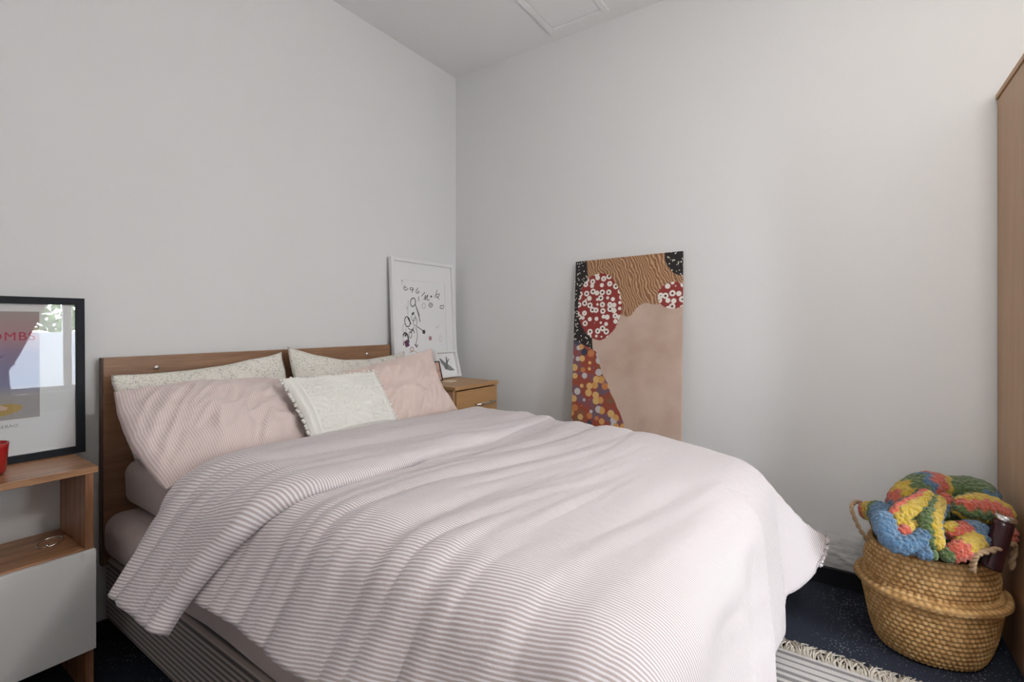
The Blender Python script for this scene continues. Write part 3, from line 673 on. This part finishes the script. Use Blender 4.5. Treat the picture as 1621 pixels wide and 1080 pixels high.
# ------------------------------------------------------------------ seagrass belly basket
KX, KY = -.298, -2.583
bk = empty('belly_basket', (KX, KY, 0)); tag(bk, 'woven seagrass belly basket with folded rim, full of a rainbow blanket', 'basket')
m = M('seagrass', (.55, .34, .13), .75); v = m.coord()
at_ = m.n('Attribute', attribute_name='weave').outputs[2]
c1 = m.ramp(m.noise(v, 38, 3), [(.3, (.46, .25, .085)), (.5, (.66, .39, .15)), (.72, (.78, .53, .25))])
m.L(m.mix(at_, (.17, .08, .02), c1), 'Base Color'); m.bump(m.noise(m.coord(scale=(1, 1, 4)), 160, 3), .5, .003); MAT['grass'] = m.m
def basket_part(name, prof, nu, rows, amp, parent, seed=0):
    P_ = spline([Vector((r, z, 0)) for r, z in prof], 14); Ls = [0]
    for a, b in zip(P_, P_[1:]): Ls.append(Ls[-1] + (b - a).length)
    nv = rows * 6; vs, wv_ = [], []
    for j in range(nv + 1):
        s = Ls[-1] * j / nv; k = max(i for i in range(len(Ls)) if Ls[i] <= s + 1e-9); k = min(k, len(P_) - 2)
        t = (s - Ls[k]) / max(1e-9, Ls[k + 1] - Ls[k]); p = P_[k].lerp(P_[k + 1], t); tg = (P_[k + 1] - P_[k]).normalized(); nx, nz_ = tg.y, -tg.x
        row = j / 6
        for i in range(nu * 6):
            q = 2 * PI * i / (nu * 6); r_i = int(row); fr_ = row - r_i
            cell = (i / 6 + (r_i % 2) * .5 + .25 * fr_) % 1
            hgt = (math.sin(PI * fr_) ** .6) * (math.sin(PI * cell) ** .6)
            wob_ = .006 * N(math.cos(q) * 2 + seed, math.sin(q) * 2, p.y * 5)
            r_ = p.x + nx * amp * hgt + wob_
            ov = 1.0 + .05 * math.cos(2 * (q + .9))
            vs.append((r_ * ov * math.cos(q), r_ * ov * math.sin(q), p.y + nz_ * amp * hgt)); wv_.append(.25 + .75 * hgt)
    o = mesh(name, vs, grid_faces(nu * 6, nv + 1, True), MAT['grass'], parent, True)
    at2 = o.data.attributes.new('weave', 'FLOAT', 'POINT'); at2.data.foreach_set('value', wv_); return o
basket_part('lower_bowl', [(.02, .006), (.13, .006), (.160, .02), (.178, .08), (.190, .15), (.200, .205), (.207, .228)], 62, 20, .0058, bk, 1)
basket_part('folded_rim', [(.207, .224), (.222, .228), (.224, .236), (.212, .242), (.182, .250)], 62, 3, .004, bk, 1)
basket_part('upper_wall', [(.182, .246), (.189, .28), (.190, .31), (.182, .345), (.178, .372), (.172, .374), (.172, .30)], 62, 13, .0058, bk, 1)
MAT['rope'] = plain('braided_seagrass', (.36, .24, .14), .85)
def rope(pts, r=.0075):
    P_ = spline(pts, 10); vs, fs = [], []
    for ph in (0, PI):
        Q = []
        for i, p in enumerate(P_):
            t = (P_[min(i + 1, len(P_) - 1)] - P_[max(i - 1, 0)]).normalized(); a = t.orthogonal().normalized(); b = t.cross(a)
            Q.append(p + (a * math.cos(i * .75 + ph) + b * math.sin(i * .75 + ph)) * r * .55)
        v_, f_ = tube(Q, r * .72, 8); n_ = len(vs); vs += v_; fs += [tuple(n_ + k for k in f2) for f2 in f_]
    return mesh('handle', [(Vector(q) - Vector((KX, KY, 0))) for q in vs], fs, MAT['rope'], bk, True)
rope([at(1373, 856, d=1.86), at(1358, 832, d=1.86), at(1348, 806, d=1.87), at(1353, 796, d=1.90), at(1364, 797, d=1.95), at(1376, 815, d=1.99), at(1384, 850, d=2.0)], .0065)
rope([at(1539, 905, d=1.585), at(1541, 888, d=1.575), at(1548, 877, d=1.57), at(1572, 871, d=1.575), at(1597, 863, d=1.60), at(1606, 866, d=1.63), at(1600, 900, d=1.66)], .0085)

# ---- crocheted rainbow blanket, heaped in the basket
COL = {'r': (.85, .12, .05), 'y': (.86, .56, .01), 'g': (.10, .19, .025), 'b': (.085, .23, .42), 'k': (.05, .07, .05)}
bv, bf, bc = [], [], []
def roll(pts, rad, seq, mode='len', n=36, k=14, flat_=1.0, seed=0, rot=0):
    """fat rounded fold of the blanket; seq: stripes along its length or round its section"""
    P_ = spline(pts, k); m_ = len(P_); R_ = spline([Vector((r, 0, 0)) for r in rad], k) if len(rad) == len(pts) else None
    off = len(bv); prev = None
    for i, p in enumerate(P_):
        t = (P_[min(i + 1, m_ - 1)] - P_[max(i - 1, 0)]).normalized()
        if prev is None: prev = (Vector((0, 0, 1)) - t * t.z).normalized()
        a = (prev - t * prev.dot(t)).normalized(); b = t.cross(a); prev = a; u = i / (m_ - 1)
        e = min(1, u / .10, (1 - u) / .10); e = math.sqrt(max(0, 1 - (1 - e) ** 2)); r = R_[i].x * max(e, .02)
        for j in range(n):
            q = 2 * PI * j / n
            rr = r * (1 + .07 * N(math.cos(q) * 1.5 + seed, math.sin(q) * 1.5, u * 5 + seed)) + .0012 * math.sin(u * m_ * .9 + 2 * math.sin(q * 3)) * e
            zz = .018 * math.sin(q * 7 + seed)
            w_ = (u + zz * 1.2 + .02 * N(q * 2, u * 9, seed)) if mode == 'len' else (((q + rot) / (2 * PI)) % 1 + .018 * math.sin(u * 40 + seed))
            w_ = min(.9999, max(0, w_)) if mode == 'len' else w_ % 1
            bc.append(COL[seq[int(w_ * len(seq))]])
            rr += .0055 * (abs(math.sin(PI * w_ * len(seq))) - .6) * e
            bv.append(p + a * math.cos(q) * rr + b * math.sin(q) * rr * flat_)
    bf.extend(tuple(off + x for x in f_) for f_ in grid_faces(n, m_, True))
def A(x, y, d): return at(1340 + x / 5.769, 730 + y / 5.769, d=d)
roll([A(420, 560, 1.88), A(760, 560, 1.84), A(1150, 600, 1.80), A(1420, 640, 1.80)], [.07, .11, .11, .05], 'g', seed=1)           # the hidden heap
roll([A(440, 520, 1.88), A(560, 330, 1.87), A(720, 230, 1.86), A(930, 260, 1.84), A(1180, 290, 1.79), A(1370, 420, 1.73)], [.045, .055, .055, .05, .055, .04], 'bbrryyggbrryyggggggbb', seed=2)
roll([A(110, 450, 1.90), A(220, 460, 1.87), A(330, 490, 1.82), A(420, 560, 1.76)], [.026, .036, .045, .04], 'rryyyyggbbbbbb', seed=3)
roll([A(350, 480, 1.74), A(350, 600, 1.70), A(420, 730, 1.665), A(560, 765, 1.65), A(680, 720, 1.65), A(730, 640, 1.66)], [.036, .036, .033, .034, .034, .03], 'bbbbbbbbbb', seed=4)
roll([A(440, 640, 1.71), A(470, 520, 1.71), A(560, 440, 1.72), A(680, 380, 1.73), A(760, 290, 1.75)], [.026, .034, .036, .034, .03], 'ryygkkkk', 'ang', seed=5, rot=.3)
roll([A(470, 670, 1.67), A(540, 630, 1.68), A(620, 560, 1.70)], [.02, .026, .02], 'rryy', seed=6)
roll([A(830, 330, 1.74), A(790, 450, 1.70), A(760, 580, 1.665), A(780, 700, 1.645), A(800, 830, 1.62)], [.03, .034, .034, .034, .03], 'yygggbbbbb', 'ang', seed=7, rot=PI / 2)
roll([A(960, 370, 1.72), A(1080, 420, 1.70), A(1240, 430, 1.69), A(1400, 480, 1.67), A(1460, 560, 1.66)], [.03, .045, .05, .04, .02], 'yrgybgrg', 'ang', seed=8, rot=.25)
roll([A(910, 300, 1.76), A(895, 400, 1.74), A(880, 520, 1.72)], [.016, .02, .016], 'rrbg', seed=9)
roll([A(900, 550, 1.67), A(960, 630, 1.655), A(1070, 650, 1.65), A(1180, 640, 1.65), A(1270, 690, 1.65)], [.025, .034, .034, .034, .03], 'yyrrrrbbbb', seed=10)
roll([A(860, 870, 1.60), A(960, 850, 1.60), A(1070, 800, 1.60), A(1170, 730, 1.62), A(1250, 700, 1.63)], [.015, .027, .033, .034, .028], 'ggrrryyybb', seed=11)
roll([A(640, 850, 1.62), A(740, 850, 1.61), A(840, 870, 1.60)], [.014, .02, .012], 'bbg', seed=12)
roll([A(1440, 600, 1.67), A(1480, 650, 1.66), A(1490, 740, 1.66)], [.02, .024, .02], 'rrr', seed=13)
m = M('crochet_wool', (.5, .3, .1), .95); v = m.coord(); ac = m.n('Attribute', attribute_name='stripe').outputs[0]
wl = m.n('TexVoronoi', i_Vector=v, i_Scale=85, feature='F1').outputs[0]; n2_ = m.noise(v, 170, 4, .65)
hgt = m.math('SUBTRACT', m.math('MULTIPLY', n2_, .8), wl)
m.L(m.mix(m.n('MapRange', i_0=m.noise(v, 60, 4), i_1=.3, i_2=.7, i_3=0, i_4=.16).outputs[0], ac, (.02, .02, .02), 'MIX'), 'Base Color'); m.bump(hgt, 1.0, .016); m.set('Sheen Weight', .4)
bl = mesh('crochet_blanket', bv, bf, m.m, None, True); ca = bl.data.attributes.new('stripe', 'FLOAT_COLOR', 'POINT'); ca.data.foreach_set('color', [c for q in bc for c in (*q, 1)])
tag(bl, 'rainbow striped crocheted blanket heaped in the seagrass basket', 'blanket')
# dark bottle with a silver cap
p0, p1 = at(1568, 900, d=1.60), at(1592, 818, d=1.60); ax = (p1 - p0).normalized(); Lb = (p1 - p0).length
bt_ = empty('bottle'); bt_.location = p0; bt_.rotation_mode = 'QUATERNION'; bt_.rotation_quaternion = ax.to_track_quat('Z', 'Y'); tag(bt_, 'dark maroon bottle with silver cap leaning in the basket', 'bottle')
m = M('maroon_glass', (.03, .006, .010), .25); lathe('body', [(0, 0), (.026, 0), (.0275, .01), (.0275, Lb - .035), (.026, Lb - .015)], m.m, bt_, 32)
lathe('cap', [(.0265, Lb - .015), (.0285, Lb - .013), (.029, Lb - .002), (.027, Lb + .002), (.023, Lb + .001), (.021, Lb - .004), (0, Lb - .004)], MAT['chrome'], bt_, 32)

# ------------------------------------------------------------------ striped rug with a fringe
rx0, rx1, ry0, ry1 = -1.85, -.645, -2.78, -2.115
m = M('flatweave_rug', (.5, .47, .45), .95); v = m.coord(); x_ = m.n('SeparateXYZ', i_0=v).outputs[0]
s_ = m.math('SINE', m.math('MULTIPLY', x_, 2 * PI / .034)); s2 = m.math('SINE', m.math('MULTIPLY', x_, 2 * PI / .17))
f_ = m.math('GREATER_THAN', m.math('ADD', s_, m.math('MULTIPLY', s2, .5)), .25)
m.L(m.mix(f_, (.56, .53, .51), (.24, .225, .22)), 'Base Color'); m.bump(m.math('SINE', m.math('MULTIPLY', m.n('SeparateXYZ', i_0=v).outputs[1], 1400)), .4, .002)
rug = box('rug', rx0, rx1, ry0, ry1, .002, .011, m.m, None, .003); tag(rug, 'grey and cream striped flatweave rug with fringed end by the bed foot', 'rug')
vs, fs = [], []
for ex, sg in ((rx1, 1), (rx0, -1)):
    for k in range(330):
        y = random.uniform(ry0, ry1); ln = random.uniform(.04, .085); p = Vector((ex - sg * .004, y, .007)); P_ = []; dy = random.gauss(0, .028); hz = random.uniform(.002, .022)
        for j in range(5):
            t = j / 4; P_.append((p.x + sg * ln * t, p.y + dy * t * t + .006 * math.sin(t * 5 + k), .008 + hz * math.sin(PI * min(1, t * 1.1)) * (1 - .2 * t)))
        v_, f2 = tube(P_, [.003, .003, .0028, .0026, .002], 5); n_ = len(vs); vs += v_; fs += [tuple(n_ + q for q in f3) for f3 in f2]
fg = mesh('fringe', vs, fs, plain('rug_fringe_cotton', (.50, .45, .38), .95), rug, True); fg['kind'] = 'stuff'; fg['label'] = 'beige knotted fringe'
